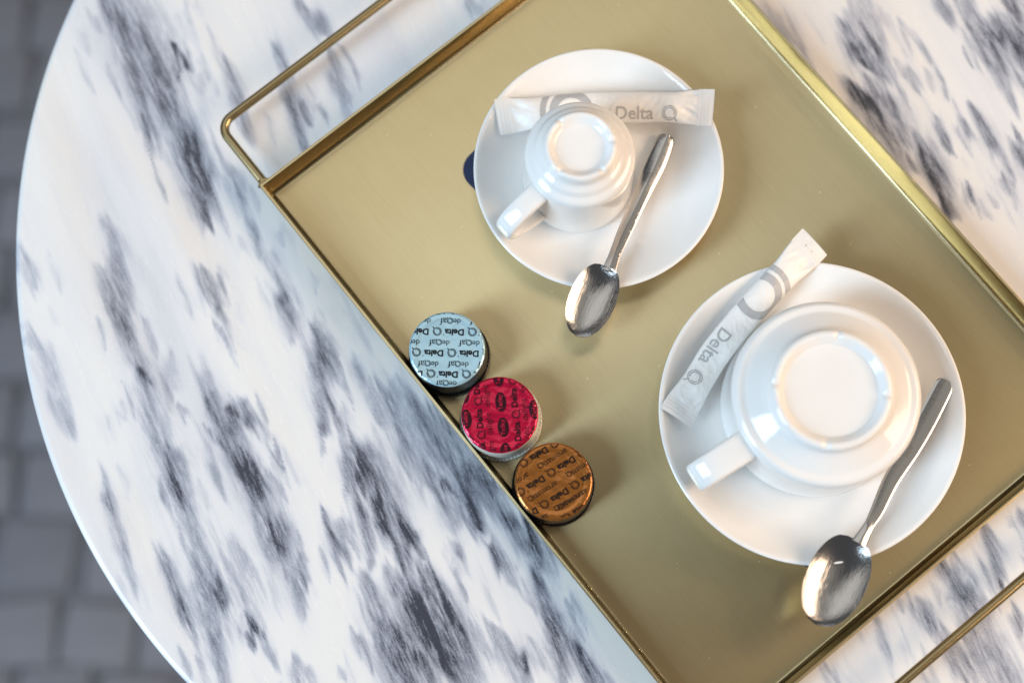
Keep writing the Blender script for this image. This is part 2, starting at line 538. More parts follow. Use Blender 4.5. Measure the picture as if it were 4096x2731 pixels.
# ------------------------------------------------------------------ marble table
TC, TR = (7.87, 8.03), 31.64
table = thing('cafe_table', (TC[0], TC[1], FZ), 'round cafe table with grey-veined white marble top under the brass tray', 'table')
VEINS_AND_SHADE = """0.6 0.84 -19.00 19.83 -17.82 17.68 -16.77 15.67 -16.28 14.35
0.55 0.44 -20.04 19.38 -18.85 17.13 -18.20 14.90 -17.59 13.14
0.62 0.74 -17.28 15.45 -16.56 13.58 -15.65 12.15 -14.85 10.53
0.72 0.54 -15.42 11.72 -14.73 10.31 -14.36 8.92 -14.21 7.74
0.95 0.09 -15.01 11.83 -14.46 9.99
0.9 0.09 -16.10 16.67 -16.18 15.56
0.6 0.18 -17.81 13.36 -17.48 12.16
0.5 0.35 -19.14 7.22 -18.67 6.27 -18.39 4.90 -18.10 3.44 -17.84 2.42
0.3 0.25 -19.36 5.74 -18.96 4.17
0.62 0.32 -14.41 5.42 -14.05 4.16 -13.60 3.33
0.35 0.15 -13.50 3.33 -13.16 2.42
0.4 0.22 -12.60 8.91 -12.03 7.42 -11.68 6.36
0.35 0.30 -12.96 10.20 -12.38 8.59
0.42 0.35 -13.39 15.66 -13.02 14.33 -12.77 13.13 -12.31 12.04
0.55 0.30 -11.01 16.65 -10.65 15.54 -10.39 13.99 -9.93 12.68 -9.54 11.70
0.5 0.30 -10.50 14.10 -9.63 13.11 -9.20 12.57
0.5 0.28 -9.93 19.21 -9.27 18.42 -8.71 17.53
0.5 0.38 -8.26 16.30 -7.91 15.08 -7.36 13.87
0.35 0.30 -10.59 4.68 -10.26 3.85 -9.82 2.81
0.35 0.20 -23.54 6.49 -23.02 4.90 -22.59 3.96
0.2 0.10 -11.48 6.47 -10.91 4.89
0.25 0.18 -15.02 16.66 -14.54 15.33
0.25 0.15 -10.79 7.42 -10.46 6.68
0.2 0.25 -15.89 19.36 -15.75 18.68
0.25 0.20 -20.54 18.71 -20.15 17.47
0.3 0.43 -1.41 19.28 -1.08 18.59
0.55 0.49 -18.33 2.42 -17.59 1.17 -16.85 -0.18 -16.67 -1.52 -16.15 -2.96 -15.52 -4.50 -14.79 -6.03 -14.17 -7.54 -13.57 -8.94 -12.96 -10.53
0.95 0.24 -16.97 0.10 -16.82 -0.35
0.5 0.43 -15.33 -3.85 -14.59 -5.60
0.55 0.22 -15.62 -4.72 -15.12 -6.03
0.6 0.30 -15.78 -8.19 -15.28 -9.48 -14.68 -10.75 -14.41 -11.70
0.55 0.41 -13.99 -9.26 -13.50 -10.53 -13.12 -11.69 -12.73 -13.37 -12.46 -14.59
0.5 0.33 -13.11 -9.47 -12.62 -10.74
0.62 0.54 -13.71 -0.74 -13.20 -2.08 -12.39 -3.18 -12.12 -4.39 -11.43 -5.15 -10.84 -6.35 -10.25 -7.53 -9.77 -8.82 -9.29 -10.20
0.9 0.30 -12.01 -4.28 -11.09 -5.37
0.8 0.24 -12.76 -2.07 -12.08 -2.63
0.5 0.30 -11.91 -1.30 -11.51 -2.96
0.7 0.43 -10.60 -7.00 -10.00 -8.39
0.4 0.20 -9.13 -8.60 -8.75 -10.20
0.6 0.13 -10.63 -3.07 -10.14 -4.28
0.4 0.30 -18.56 -5.28 -18.04 -6.80 -17.51 -8.41 -16.99 -9.91
0.5 0.20 -18.47 -5.93 -18.27 -6.47
0.4 0.33 -22.33 1.74 -21.57 0.38 -20.91 -1.30 -20.38 -2.53
0.65 0.24 -7.87 -6.99 -7.41 -8.17 -6.94 -9.45
0.35 0.54 -12.30 -7.97 -11.81 -9.47 -11.20 -11.27 -11.05 -12.32
0.9 0.30 -11.23 -11.90 -10.99 -12.53
0.55 0.30 -9.18 -13.67 -8.94 -14.58
0.35 0.22 -7.15 -13.55 -7.04 -13.97
0.35 0.11 -13.39 2.42 -12.68 1.40
0.2 0.22 -17.95 -1.41 -17.79 -2.30
0.2 0.27 -15.79 1.06 -15.46 -1.30
0.65 0.37 -8.62 2.17 -8.31 0.66 -8.41 -0.42 -8.03 -1.90 -8.07 -3.11
0.45 0.37 -7.93 1.62 -7.61 -0.29
0.4 0.39 -10.57 3.82 -9.99 2.85 -9.68 1.62
0.35 0.33 -6.70 0.80 -5.99 -0.96 -5.43 -2.03
0.3 0.20 -4.80 -0.28 -4.51 -1.23
0.48 0.53 -5.32 -0.96 -4.49 -2.70 -3.66 -4.16 -2.99 -5.35 -2.19 -5.48
0.52 0.59 -3.71 -1.50 -2.62 -3.10 -1.67 -4.69 -0.74 -6.39
0.8 0.26 -2.46 -5.02 -2.26 -5.35
0.6 0.39 -7.00 -3.24 -6.56 -4.70 -6.67 -5.75
0.8 0.24 -6.71 -4.03 -6.29 -5.09
0.62 0.66 -5.93 -3.64 -5.23 -5.35 -4.67 -6.92 -3.99 -8.22
0.9 0.26 -4.20 -7.18 -3.86 -8.35
0.6 0.33 -5.74 -6.01 -5.06 -7.31
0.6 0.26 -6.40 -6.01 -5.97 -7.58 -5.80 -9.13
0.58 0.53 -2.32 -6.00 -1.52 -6.78 -0.60 -7.43
0.6 0.46 -5.92 -9.90 -5.37 -11.18 -5.07 -13.08 -4.52 -14.56
0.8 0.72 -3.31 -9.76 -2.51 -10.91 -1.98 -12.18 -1.45 -13.69 -0.92 -14.81
0.65 0.79 -4.08 -10.54 -3.27 -12.44 -2.72 -14.82
0.55 0.46 -4.89 -9.26 -4.08 -10.66 -3.54 -11.55
0.7 0.66 -4.30 -12.70 -3.62 -14.83
0.6 0.33 -5.10 -11.69 -4.54 -13.45
0.5 0.39 0.09 -12.05 0.61 -13.05 1.38 -13.68 1.64 -14.80
0.7 0.26 1.12 -13.18 1.51 -13.55
0.72 0.39 2.28 -9.87 2.67 -11.02 2.93 -12.29 3.31 -13.67 3.63 -14.79
0.6 0.33 3.83 -12.79 4.46 -13.66 5.10 -14.78
0.3 0.46 2.93 -11.40 4.21 -13.41
0.5 0.53 -2.64 -1.90 -1.56 -3.10 -0.62 -4.42 0.04 -5.34
0.58 0.59 1.10 -7.04 2.02 -8.20 2.67 -9.23
0.4 0.46 -0.75 -4.55 0.31 -6.00 0.97 -7.43
0.7 0.33 1.89 -7.94 2.41 -9.10
0.4 0.24 -1.77 -8.08 -1.50 -8.86
0.4 0.20 0.19 -8.47 0.46 -9.62
0.4 0.16 3.57 -10.76 3.83 -11.52
0.15 0.79 -7.88 4.51 -6.46 2.03
0.75 0.32 17.36 18.34 17.89 17.38 18.17 16.07 18.71 15.60
0.6 0.48 18.53 16.78 19.16 15.71 19.57 15.12
0.45 0.58 18.63 19.17 19.32 17.02
0.62 0.53 17.77 14.54 18.41 13.84 19.02 12.55 19.64 11.62 20.15 10.70
0.5 0.43 19.10 14.54 19.92 13.01 20.40 11.50
0.8 0.27 17.99 14.42 18.61 13.25
0.8 0.30 20.97 11.85 21.46 10.69 21.84 9.43 22.02 8.86
0.6 0.37 22.01 8.63 22.62 7.84
0.5 0.21 20.58 10.58 20.98 9.78
0.6 0.37 23.80 19.39 24.27 17.83 24.89 16.87 25.34 15.22 25.71 13.92
0.6 0.48 25.06 17.94 25.44 16.75
0.9 0.17 25.30 17.34 25.33 16.87
0.7 0.58 25.96 19.85 26.25 17.34 26.38 15.80 26.62 14.39
0.45 0.37 22.25 19.63 22.84 18.19
0.55 0.23 21.91 13.12 22.20 12.19 22.58 11.15
0.5 0.21 23.91 13.35 24.40 12.18 24.66 11.14
0.3 0.32 23.41 12.30 23.81 11.49
0.3 0.21 20.58 17.72 21.08 16.41
0.5 0.23 20.71 15.59 20.98 14.41
0.6 0.14 23.46 9.20 23.68 8.29
0.35 0.16 25.03 10.00 25.29 8.85
0.6 0.27 25.91 11.83 26.21 10.45
0.4 0.43 13.79 18.84 14.32 17.88 14.97 17.16 15.29 16.80
0.58 0.63 21.12 -9.19 21.78 -9.67 22.29 -10.40 22.68 -11.01
0.5 0.32 19.82 -10.54 20.28 -11.32 20.55 -11.93
0.6 0.35 23.26 -7.33 23.64 -8.32 23.77 -9.18 23.86 -9.79
0.7 0.09 23.81 -9.67 23.97 -10.09
0.62 0.69 22.22 -11.62 22.78 -12.52 23.34 -13.42 24.00 -14.61
0.45 0.32 21.15 -12.23 21.59 -13.13 22.06 -14.62
0.4 0.25 17.94 -11.51 18.15 -12.24 18.37 -12.84
0.3 0.19 18.91 -10.42 19.19 -11.02
0.4 0.09 24.30 -10.70 24.44 -11.37 24.65 -11.91
0.5 0.19 25.00 -6.21 25.07 -7.02
0.3 0.19 21.35 -10.71 21.98 -10.53 22.49 -10.16
0.3 0.25 15.47 -13.45 15.93 -14.05"""
strokes = []  # one stroke beside the tray's upper right side is its shade, not a vein
for ln in VEINS_AND_SHADE.strip().splitlines():
    q = [float(s) for s in ln.split()]
    strokes.append((q[0], q[1], np.array(q[2:]).reshape(-1, 2)))

# thin companion streaks beside the main veins tie them together
vr = random.Random(11)
for inten, hw, P in list(strokes):
    run = P[-1] - P[0]
    ln_ = np.linalg.norm(run)
    if ln_ < .6: continue
    d_ = .55 * run / ln_ + .45 * np.array([.42, -.907]); d_ /= np.linalg.norm(d_)
    n_ = np.array([-d_[1], d_[0]])
    for k in range(4):
        c_0 = P[0] + run * vr.uniform(-.25, 1.05) + n_ * vr.gauss(0, hw * 1.7 + .25)
        l_ = vr.uniform(.9, 2.6) * (.6 + hw)
        mid_ = c_0 + d_ * l_ * .5 + n_ * vr.uniform(-.12, .12)
        strokes.append((inten * vr.uniform(.25, .65), vr.uniform(.07, .18), np.array([c_0, mid_, c_0 + d_ * l_])))


def vein_field(X, Y):
    keep, keep2 = np.ones_like(X), np.ones_like(X)
    for inten, hw, P in strokes:
        lo, hi = P.min(0) - hw * 6, P.max(0) + hw * 6
        sel = np.where((X > lo[0]) & (X < hi[0]) & (Y > lo[1]) & (Y < hi[1]))[0]
        if not len(sel): continue
        x, y = X[sel], Y[sel]
        best, along = np.full(len(sel), 1e9), np.zeros(len(sel))
        seg = np.linalg.norm(np.diff(P, axis=0), axis=1)
        tot, run = seg.sum(), 0.0
        tip = max(hw * 1.9, .24 * tot)
        for j, (a, b) in enumerate(zip(P[:-1], P[1:])):
            ab = b - a
            ext0, ext1 = (-tip / seg[j] if j == 0 else 0), (1 + tip / seg[j] if j == len(seg) - 1 else 1)
            t = np.clip(((x - a[0]) * ab[0] + (y - a[1]) * ab[1]) / (ab @ ab), ext0, ext1)
            dd = np.hypot(x - a[0] - t * ab[0], y - a[1] - t * ab[1])
            nearer = dd < best
            best = np.where(nearer, dd, best); along = np.where(nearer, run + t * seg[j], along)
            run += seg[j]
        e = np.minimum(along + tip, tot + tip - along)          # distance to the nearer, pointed end
        w = hw * .92 * (.25 + .75 * sstep(0, 2.2 * tip + .10 * tot, e))
        keep[sel] *= 1 - inten * (1 - sstep(.1, 2.1, best / w)) * sstep(0, tip, e)
        keep2[sel] *= 1 - inten * .52 * (1 - sstep(.1, 4.2, best / w)) * sstep(0, tip, e)
    return np.minimum(1 - keep, .94) * .92, 1 - keep2


N = 640
g = np.linspace(-1, 1, N)
GX, GY = (a.ravel() for a in np.meshgrid(g, g, indexing='ij'))
# concentric square-to-disc map, so the sheet ends exactly on the circular edge
big = np.abs(GX) > np.abs(GY)
with np.errstate(divide='ignore', invalid='ignore'):
    rad = np.where(big, GX, GY)
    ang = np.where(big, (np.pi / 4) * (GY / np.where(GX == 0, 1, GX)), np.pi / 2 - (np.pi / 4) * (GX / np.where(GY == 0, 1, GY)))
RT = TR - .28
DX, DY = TC[0] + RT * rad * np.cos(ang), TC[1] + RT * rad * np.sin(ang)
# the pattern wanders and frays along the grain, so that the veins end in fibres
gd, gn = np.array([.42, -.907]), np.array([.907, .42])
A_, C_ = DX * gd[0] + DY * gd[1], DX * gn[0] + DY * gn[1]
n_a = np.array([noise.noise((c * 2.4, a * .16, 3.1)) + .6 * noise.noise((c * 5.2, a * .35, 7.7)) for a, c in zip(A_, C_)])
n_c = np.array([noise.noise((c * .9, a * .45, 12.0)) + .6 * noise.noise((c * 2.8, a * 1.3, 5.0)) for a, c in zip(A_, C_)])
sa_, sc_ = .85 * n_a, .14 * n_c
field, haze = vein_field(DX + sa_ * gd[0] + sc_ * gn[0], DY + sa_ * gd[1] + sc_ * gn[1])
verts = [np.stack([DX, DY, np.zeros_like(DX)], 1)]
faces = []
idx = np.arange(N * N).reshape(N, N)
faces = np.stack([idx[:-1, :-1], idx[1:, :-1], idx[1:, 1:], idx[:-1, 1:]], -1).reshape(-1, 4).tolist()
loop = list(idx[:, 0]) + list(idx[-1, 1:]) + list(idx[-2::-1, -1]) + list(idx[0, -2:0:-1])
edge_prof = [(TR - .10, -.04), (TR - .02, -.14), (TR, -.30), (TR, -1.7), (TR - .06, -1.9), (TR - .25, -2.0), (TR - 6, -2.0)]
prev = loop
base_n = N * N
fld, hzd = [field], [haze]
for r, z in edge_prof:
    a = np.arctan2(DY[loop] - TC[1], DX[loop] - TC[0])
    verts.append(np.stack([TC[0] + r * np.cos(a), TC[1] + r * np.sin(a), np.full(len(loop), z)], 1))
    fld.append(field[loop]); hzd.append(haze[loop])
    cur = list(range(base_n, base_n + len(loop))); base_n += len(loop)
    m_ = len(loop)
    for i in range(m_): faces.append((prev[i], cur[i], cur[(i + 1) % m_], prev[(i + 1) % m_]))
    prev = cur
tabletop = mesh('tabletop', np.concatenate(verts), faces, M_marble, table, sharp=0)
at = tabletop.data.attributes.new('vein', 'FLOAT', 'POINT')
at.data.foreach_set('value', np.concatenate(fld).astype(np.float32))
at = tabletop.data.attributes.new('haze', 'FLOAT', 'POINT')
at.data.foreach_set('value', np.concatenate(hzd).astype(np.float32))
bm = bmesh.new(); bm.from_mesh(tabletop.data); bmesh.ops.recalc_face_normals(bm, faces=bm.faces[:]); bm.to_mesh(tabletop.data); bm.free()
pv, pf = lathe(smooth_profile([(0.01, 71.0), (9, 71.0), (9, 70.0), (3.2, 69.2), (2.6, 60), (2.6, 12), (3.2, 5), (7, 3.2)]), TC[0], TC[1], FZ, 48)
mesh('pedestal', pv, pf, M_iron, table)
pv, pf = lathe([(0.01, 3.3), (8, 3.2), (19, 2.2), (20, 1.6), (20, 1.5), (.01, 1.5)], TC[0], TC[1], FZ, 64)
mesh('table_base', pv, pf, M_iron, table)

# ------------------------------------------------------------------ brass tray
U = np.array([math.cos(TH), math.sin(TH)]); Wv = np.array([-U[1], U[0]])
C0 = np.array([-11.39, 9.02]); TL, TW = 34.14, 24.74
TF = 0.25
RIM = 1.6


def tr(a, b, z):  # a along the long side from the far left corner, b across
    p = C0 + U * a + Wv * b
    return (p[0], p[1], z)


tray = thing('serving_tray', tr(TL / 2, TW / 2, 0), 'rectangular brushed brass serving tray with bar handles on the marble table', 'tray')
prof = [(.55, .02), (.30, .02), (.17, .06), (.12, .18), (0, RIM - .05), (.02, RIM - .012), (.06, RIM), (.10, RIM), (.14, RIM - .012), (.16, RIM - .05), (.27, .47)]
for k in range(1, 9):
    a = math.pi / 2 * k / 8
    prof.append((.27 + .22 * (1 - math.cos(a)), .47 - .22 * math.sin(a)))
prof += [(.9, TF), (2.0, TF)]
V, F = [], []
for off, z in prof:
    for a, b in ((off, off), (TL - off, off), (TL - off, TW - off), (off, TW - off)): V.append(tr(a, b, z))
n = len(prof)
for i in range(n - 1):
    for k in range(4): F.append((i * 4 + k, (i + 1) * 4 + k, (i + 1) * 4 + (k + 1) % 4, i * 4 + (k + 1) % 4))
F.append(tuple((n - 1) * 4 + k for k in range(4))); F.append((3, 2, 1, 0))
pan = mesh('pan', V, F, M_brass, tray, sharp=35)
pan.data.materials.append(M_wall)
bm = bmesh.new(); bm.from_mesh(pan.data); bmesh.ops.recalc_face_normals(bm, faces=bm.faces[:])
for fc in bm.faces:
    if abs(fc.normal.z) < .9: fc.material_index = 1    # folded sides: smoother than the floor, and coloured darker to dim reflected light
bm.to_mesh(pan.data); bm.free()


def bar_handle(a_edge, out, reach, name='handle'):
    """A bent rod welded to the two corners of a short side."""
    zr, r, inset, bend = 1.36, .23, .30, .75
    pts = []
    s = -1 if out < 0 else 1
    pts.append(tr(a_edge, inset, zr)); pts.append(tr(a_edge + s * (reach - bend), inset, zr))
    for k in range(1, 9):
        t = math.pi / 2 * k / 8
        pts.append(tr(a_edge + s * (reach - bend + bend * math.sin(t)), inset + bend * (1 - math.cos(t)), zr))
    for k in range(0, 9):
        t = math.pi / 2 * (1 - k / 8)
        pts.append(tr(a_edge + s * (reach - bend + bend * math.sin(t)), TW - inset - bend * (1 - math.cos(t)), zr))
    pts.append(tr(a_edge, TW - inset, zr))
    return mesh(name, *tube(pts, r), M_rod, tray)


h1 = bar_handle(0.0, -1, 3.75); h2 = bar_handle(TL, 1, 2.95)
for hnd, a_edge, s in ((h1, 0.0, -1), (h2, TL, 1)):
    for b in (.30, TW - .30):  # weld fillet where the rod meets the sheet
        V, F = [], []
        for i, (dx, r) in enumerate(((0, .42), (.05, .33), (.12, .27), (.22, .235))):
            for k in range(16):
                t = 2 * math.pi * k / 16
                p = tr(a_edge + s * dx, b + r * .95 * math.cos(t) * (1 if dx else .95), 1.36 + min(.235, r * math.sin(t)))
                V.append(p)
        for i in range(3):
            for k in range(16): F.append((i * 16 + k, i * 16 + (k + 1) % 16, (i + 1) * 16 + (k + 1) % 16, (i + 1) * 16 + k))
        mesh('weld', V, F, M_rod, hnd)

# ------------------------------------------------------------------ navy card coasters under the saucers
def coaster(cx, cy, side, rot, label):
    r, hs = 1.05, side / 2
    pts = []
    for q, (sx, sy) in enumerate(((1, 1), (-1, 1), (-1, -1), (1, -1))):
        for k in range(9):
            t = math.pi / 2 * (q + k / 8)
            x, y = sx * (hs - r) + r * math.cos(t), sy * (hs - r) + r * math.sin(t)
            pts.append((cx + x * math.cos(rot) - y * math.sin(rot), cy + x * math.sin(rot) + y * math.cos(rot)))
    m_ = len(pts)
    V = [(x, y, TF + .002) for x, y in pts] + [(x, y, TF + .05) for x, y in pts]
    F = [tuple(range(m_))[::-1], tuple(range(m_, 2 * m_))] + [(i, (i + 1) % m_, m_ + (i + 1) % m_, m_ + i) for i in range(m_)]
    o = mesh('coaster', V, F, M_navy, smooth=False, origin=(cx, cy, TF))
    return tag(o, label, 'coaster', 'navy coasters under the saucers')


coaster(4.74, 10.2, 9.48, math.radians(45), 'navy blue card coaster whose rounded corner sticks out left of the smaller saucer')
coaster(15.05, -2.38, 10.3, math.radians(46), 'navy blue card coaster almost hidden beneath the larger saucer')

# ------------------------------------------------------------------ saucers
CZ = TF + .05
S_C, L_C = (5.10, 9.68), (14.83, -2.12)
small_prof = [(.01, .28), (2.5, .28), (2.75, .06), (2.85, .0), (3.15, .0), (3.25, .08), (3.5, .3), (4.4, .72), (5.3, 1.30), (5.80, 1.70), (5.95, 1.85), (6.0, 1.93), (5.985, 1.99), (5.92, 2.015), (5.82, 1.99), (5.65, 1.88), (5.15, 1.50), (4.6, 1.13), (4.15, .90), (3.8, .78), (3.4, .735), (2.5, .73), (.01, .73)]
large_prof = [(.01, .28), (3.4, .28), (3.65, .06), (3.75, .0), (4.05, .0), (4.15, .08), (4.5, .32), (5.4, .8), (6.3, 1.48), (6.85, 1.93), (7.0, 2.08), (7.05, 2.16), (7.035, 2.22), (6.97, 2.245), (6.86, 2.22), (6.7, 2.10), (6.25, 1.70), (5.8, 1.28), (5.4, 1.03), (5.0, .90), (4.6, .86), (3.4, .85), (.01, .85)]
v, f = lathe(smooth_profile(small_prof, 4), *S_C, CZ, 200)
tag(mesh('saucer', v, f, M_porc, origin=(*S_C, CZ), sharp=0), 'smaller round white porcelain saucer under the espresso cup', 'saucer', 'white porcelain saucers')
v, f = lathe(smooth_profile(large_prof, 4), *L_C, CZ, 220)
tag(mesh('saucer', v, f, M_porc, origin=(*L_C, CZ), sharp=0), 'larger round white porcelain saucer under the wide cup', 'saucer', 'white porcelain saucers')

# ------------------------------------------------------------------ cups, upside down
def cup(center, z0, outer, inner, notch_z, notches, handle_path, band, thick, angle, label):
    cx, cy = center
    t = thing('coffee_cup', (cx, cy, z0), label, 'cup', 'upturned white cups')
    prof = smooth_profile(outer, 5)[::-1]
    prof = smooth_profile(inner, 4) + smooth_profile(outer, 5)

    def mod(i, th, r, z):
        if z > notch_z and r > .5:
            for nt_ in notches:
                dd = (th - nt_ + math.pi) % (2 * math.pi) - math.pi
                z -= (z - notch_z) * .45 * math.exp(-(dd * r / .14) ** 2)
        return r, z
    v, f = lathe(prof, cx, cy, z0, 256, mod)
    body = mesh('cup_body', v, f, M_porc, t, sharp=0)
    # handle: a flat band swept along a path in the radial plane
    path = smooth_profile(handle_path, 8)
    ca, sa = math.cos(angle), math.sin(angle)
    V, F = [], []
    ns = 28
    for i, (r, z) in enumerate(path):
        p1, p0 = np.array(path[min(i + 1, len(path) - 1)]), np.array(path[max(i - 1, 0)])
        tn = (p1 - p0) / np.linalg.norm(p1 - p0)
        nr, nz = -tn[1], tn[0]
        s = i / (len(path) - 1)
        w = band * (1.0 + .10 * abs(2 * s - 1) ** 2)
        for k in range(ns):
            a = 2 * math.pi * k / ns
            e = .55
            u = w / 2 * math.copysign(abs(math.cos(a)) ** e, math.cos(a))
            q = thick / 2 * math.copysign(abs(math.sin(a)) ** e, math.sin(a))
            rr, zz = r + nr * q, z + nz * q
            V.append((cx + rr * ca - u * sa, cy + rr * sa + u * ca, z0 + zz))
    for i in range(len(path) - 1):
        for k in range(ns): F.append((i * ns + k, i * ns + (k + 1) % ns, (i + 1) * ns + (k + 1) % ns, (i + 1) * ns + k))
    F.append(tuple(range(ns))); F.append(tuple((len(path) - 1) * ns + k for k in range(ns))[::-1])
    hd = mesh('cup_handle', V, F, M_porc, t, sharp=0)
    for ob in (body, hd):
        bm = bmesh.new(); bm.from_mesh(ob.data); bmesh.ops.recalc_face_normals(bm, faces=bm.faces[:]); bm.to_mesh(ob.data); bm.free()
    return t


SWZ, LWZ = CZ + .74, CZ + .862
sc_outer = [(2.50, .0), (2.58, .02), (2.635, .10), (2.65, .25), (2.63, 1.2), (2.60, 2.6), (2.57, 3.7), (2.545, 4.02), (2.49, 4.20), (2.38, 4.33), (2.26, 4.41), (2.17, 4.48), (2.10, 4.58), (2.02, 4.70), (1.91, 4.79), (1.80, 4.88), (1.73, 5.00), (1.68, 5.20), (1.62, 5.35), (1.53, 5.42), (1.43, 5.41), (1.33, 5.33), (1.25, 5.22), (1.14, 5.14), (1.0, 5.11), (.01, 5.10)]
sc_inner = [(.01, 4.72), (1.1, 4.70), (1.9, 4.35), (2.28, 3.9), (2.36, 3.0), (2.41, 1.0), (2.44, .15), (2.47, .04), (2.50, .0)]
cup((4.124, 9.372), SWZ, sc_outer, sc_inner, 5.2, [math.radians(a) for a in (128, 10, 232, 310)],
    [(2.35, 3.75), (2.9, 3.72), (3.7, 3.55), (4.35, 3.15), (4.62, 2.55), (4.45, 1.95), (3.9, 1.45), (3.2, 1.12), (2.45, .95)], 1.02, .50, math.radians(222),
    'small upturned espresso cup with stepped foot on the smaller saucer')
lc_outer = [(4.16, .0), (4.27, .02), (4.33, .10), (4.345, .25), (4.28, .9), (4.24, 2.0), (4.235, 3.0), (4.225, 3.35), (4.19, 3.55), (4.10, 3.70), (3.96, 3.79), (3.80, 3.80), (3.66, 3.82), (3.45, 3.93), (3.15, 4.10), (2.92, 4.24), (2.76, 4.38), (2.70, 4.58), (2.66, 4.76), (2.57, 4.85), (2.46, 4.88), (2.35, 4.85), (2.23, 4.73), (2.10, 4.60), (1.9, 4.54), (.01, 4.52)]
lc_inner = [(.01, 4.15), (2.0, 4.12), (3.3, 3.75), (3.95, 3.2), (4.03, 2.0), (4.08, .6), (4.11, .12), (4.14, .03), (4.16, .0)]
cup((15.10, -1.65), LWZ, lc_outer, lc_inner, 4.62, [math.radians(a) for a in (82, -6, 174, 262)],
    [(4.0, 3.15), (4.6, 3.18), (5.5, 3.12), (6.3, 2.92), (6.72, 2.45), (6.65, 1.95), (6.1, 1.45), (5.2, 1.05), (4.15, .85)], 1.34, .52, math.radians(212.3),
    'wide upturned cappuccino cup covering most of the larger saucer')

# ------------------------------------------------------------------ teaspoons
def teaspoon(center_pts, hws, bowl_len_pts, bowl_w, depth, ridge, thick, mark_s, label):
    end = center_pts[0]
    t = thing('teaspoon', (center_pts[len(center_pts) // 2][0], center_pts[len(center_pts) // 2][1], center_pts[len(center_pts) // 2][2]), label, 'teaspoon', 'steel teaspoons on the saucers')
    P = smooth_profile([(*p, w) for p, w in zip(center_pts, hws)], 9)
    n = len(P)
    nu = 13

    def frame(i):
        a, b = np.array(P[max(i - 1, 0)][:3]), np.array(P[min(i + 1, n - 1)][:3])
        tn = (b - a) / np.linalg.norm(b - a)
        sd = np.array([-tn[1], tn[0], 0]); sd /= np.linalg.norm(sd)
        up = np.cross(tn, sd); up *= np.sign(up[2])
        return tn, sd, up

    def section(c, sd, up, hw, crown, th):
        pts = []
        for k in range(nu):
            u = -1 + 2 * k / (nu - 1)
            hgt = crown * (1 - abs(u) ** 1.15) - .03 * max(0, (abs(u) - .8) / .2) ** 2
            pts.append(c + sd * hw * u + up * hgt)
        for k in range(nu):
            u = 1 - 2 * k / (nu - 1)
            pts.append(c + sd * hw * u * .97 + up * (crown * (1 - abs(u) ** 1.15) * .6 - th * (1 - .25 * abs(u) ** 4)))
        return pts
    V, F = [], []
    m_ = 2 * nu
    L_total = n - 1
    for i in range(n):
        c = np.array(P[i][:3]); hw = P[i][3]
        tn, sd, up = frame(i)
        if i < 3:  # rounded end
            hw *= (.70, .93, 1.0)[i]
        s = i / L_total
        V += section(c, sd, up, hw, ridge(s), thick)
    for i in range(n - 1):
        for k in range(m_): F.append((i * m_ + k, i * m_ + (k + 1) % m_, (i + 1) * m_ + (k + 1) % m_, (i + 1) * m_ + k))
    F.append(tuple(range(m_))); F.append(tuple((n - 1) * m_ + k for k in range(m_))[::-1])
    hd = mesh('spoon_handle', V, F, M_steel, t, sharp=50)
    # bowl
    a, b = np.array(bowl_len_pts[0]), np.array(bowl_len_pts[1])
    ax = b - a; Lb = np.linalg.norm(ax); ax /= Lb
    sd = np.array([-ax[1], ax[0], 0]); sd /= np.linalg.norm(sd)
    up = np.cross(ax, sd); up *= np.sign(up[2])
    neck = P[-1][3]
    ns_, nw = 40, 25
    s0 = .47

    def hwid(s):
        if s > s0: return bowl_w * math.sqrt(max(0, 1 - ((s - s0) / (1 - s0)) ** 2.15))
        return neck + (bowl_w - neck) * math.sqrt(max(0, 1 - ((s0 - s) / s0) ** 2.0))

    def sheet(dz):
        out = []
        for i in range(ns_ + 1):
            s = i / ns_
            s = s + .012 * math.sin(2 * math.pi * s) * 0
            w = max(hwid(s), 1e-4)
            long_ = max(0, 1 - abs((s - .5) / .5) ** 2.3)
            for k in range(nw):
                u = -1 + 2 * k / (nw - 1)
                rim_lift = .05 * math.sin(math.pi * s)
                dd = depth * (1 - abs(u) ** 2.2) * long_ ** .8
                flare = (.10 if s < .12 else 0) * 0
                out.append(a + ax * Lb * s + sd * w * u + up * (rim_lift - dd + dz * (1 if abs(u) < .99 else .45)))
        return out
    top, bot = sheet(0.0), sheet(-.10)
    V = top + bot
    F = []
    o2 = len(top)
    for i in range(ns_):
        for k in range(nw - 1):
            p, q = i * nw + k, (i + 1) * nw + k
            F.append((p, p + 1, q + 1, q)); F.append((o2 + p, o2 + q, o2 + q + 1, o2 + p + 1))
        for k in (0, nw - 1):
            p, q = i * nw + k, (i + 1) * nw + k
            F.append((p, q, o2 + q, o2 + p))
    for k in range(nw - 1): F.append((k, o2 + k, o2 + k + 1, k + 1))
    bl = mesh('spoon_bowl', V, F, M_bowl, t, sharp=60)
    for ob in (hd, bl):
        bm = bmesh.new(); bm.from_mesh(ob.data); bmesh.ops.remove_doubles(bm, verts=bm.verts[:], dist=1e-7); bmesh.ops.recalc_face_normals(bm, faces=bm.faces[:]); bm.to_mesh(ob.data); bm.free()
        ob.data.set_sharp_from_angle(angle=math.radians(50))
    # stamped word on the handle, reading towards the handle end
    i = int(mark_s * L_total)
    c = np.array(P[i][:3]); tn, sd, up = frame(i)
    gv, gf = text_geo('INOX', .62, .01)
    gv, gf = clip_geo((gv, gf), [], 0)
    V = [c - tn * p[0] - sd * (p[1] * .9) * 1 + up * (ridge(mark_s) * (1 - abs(p[1] * .9 / P[i][3]) ** 1.15) + .006) for p in gv]
    mesh('stamped_mark', V, gf, M_etch, hd, smooth=False)
    return t


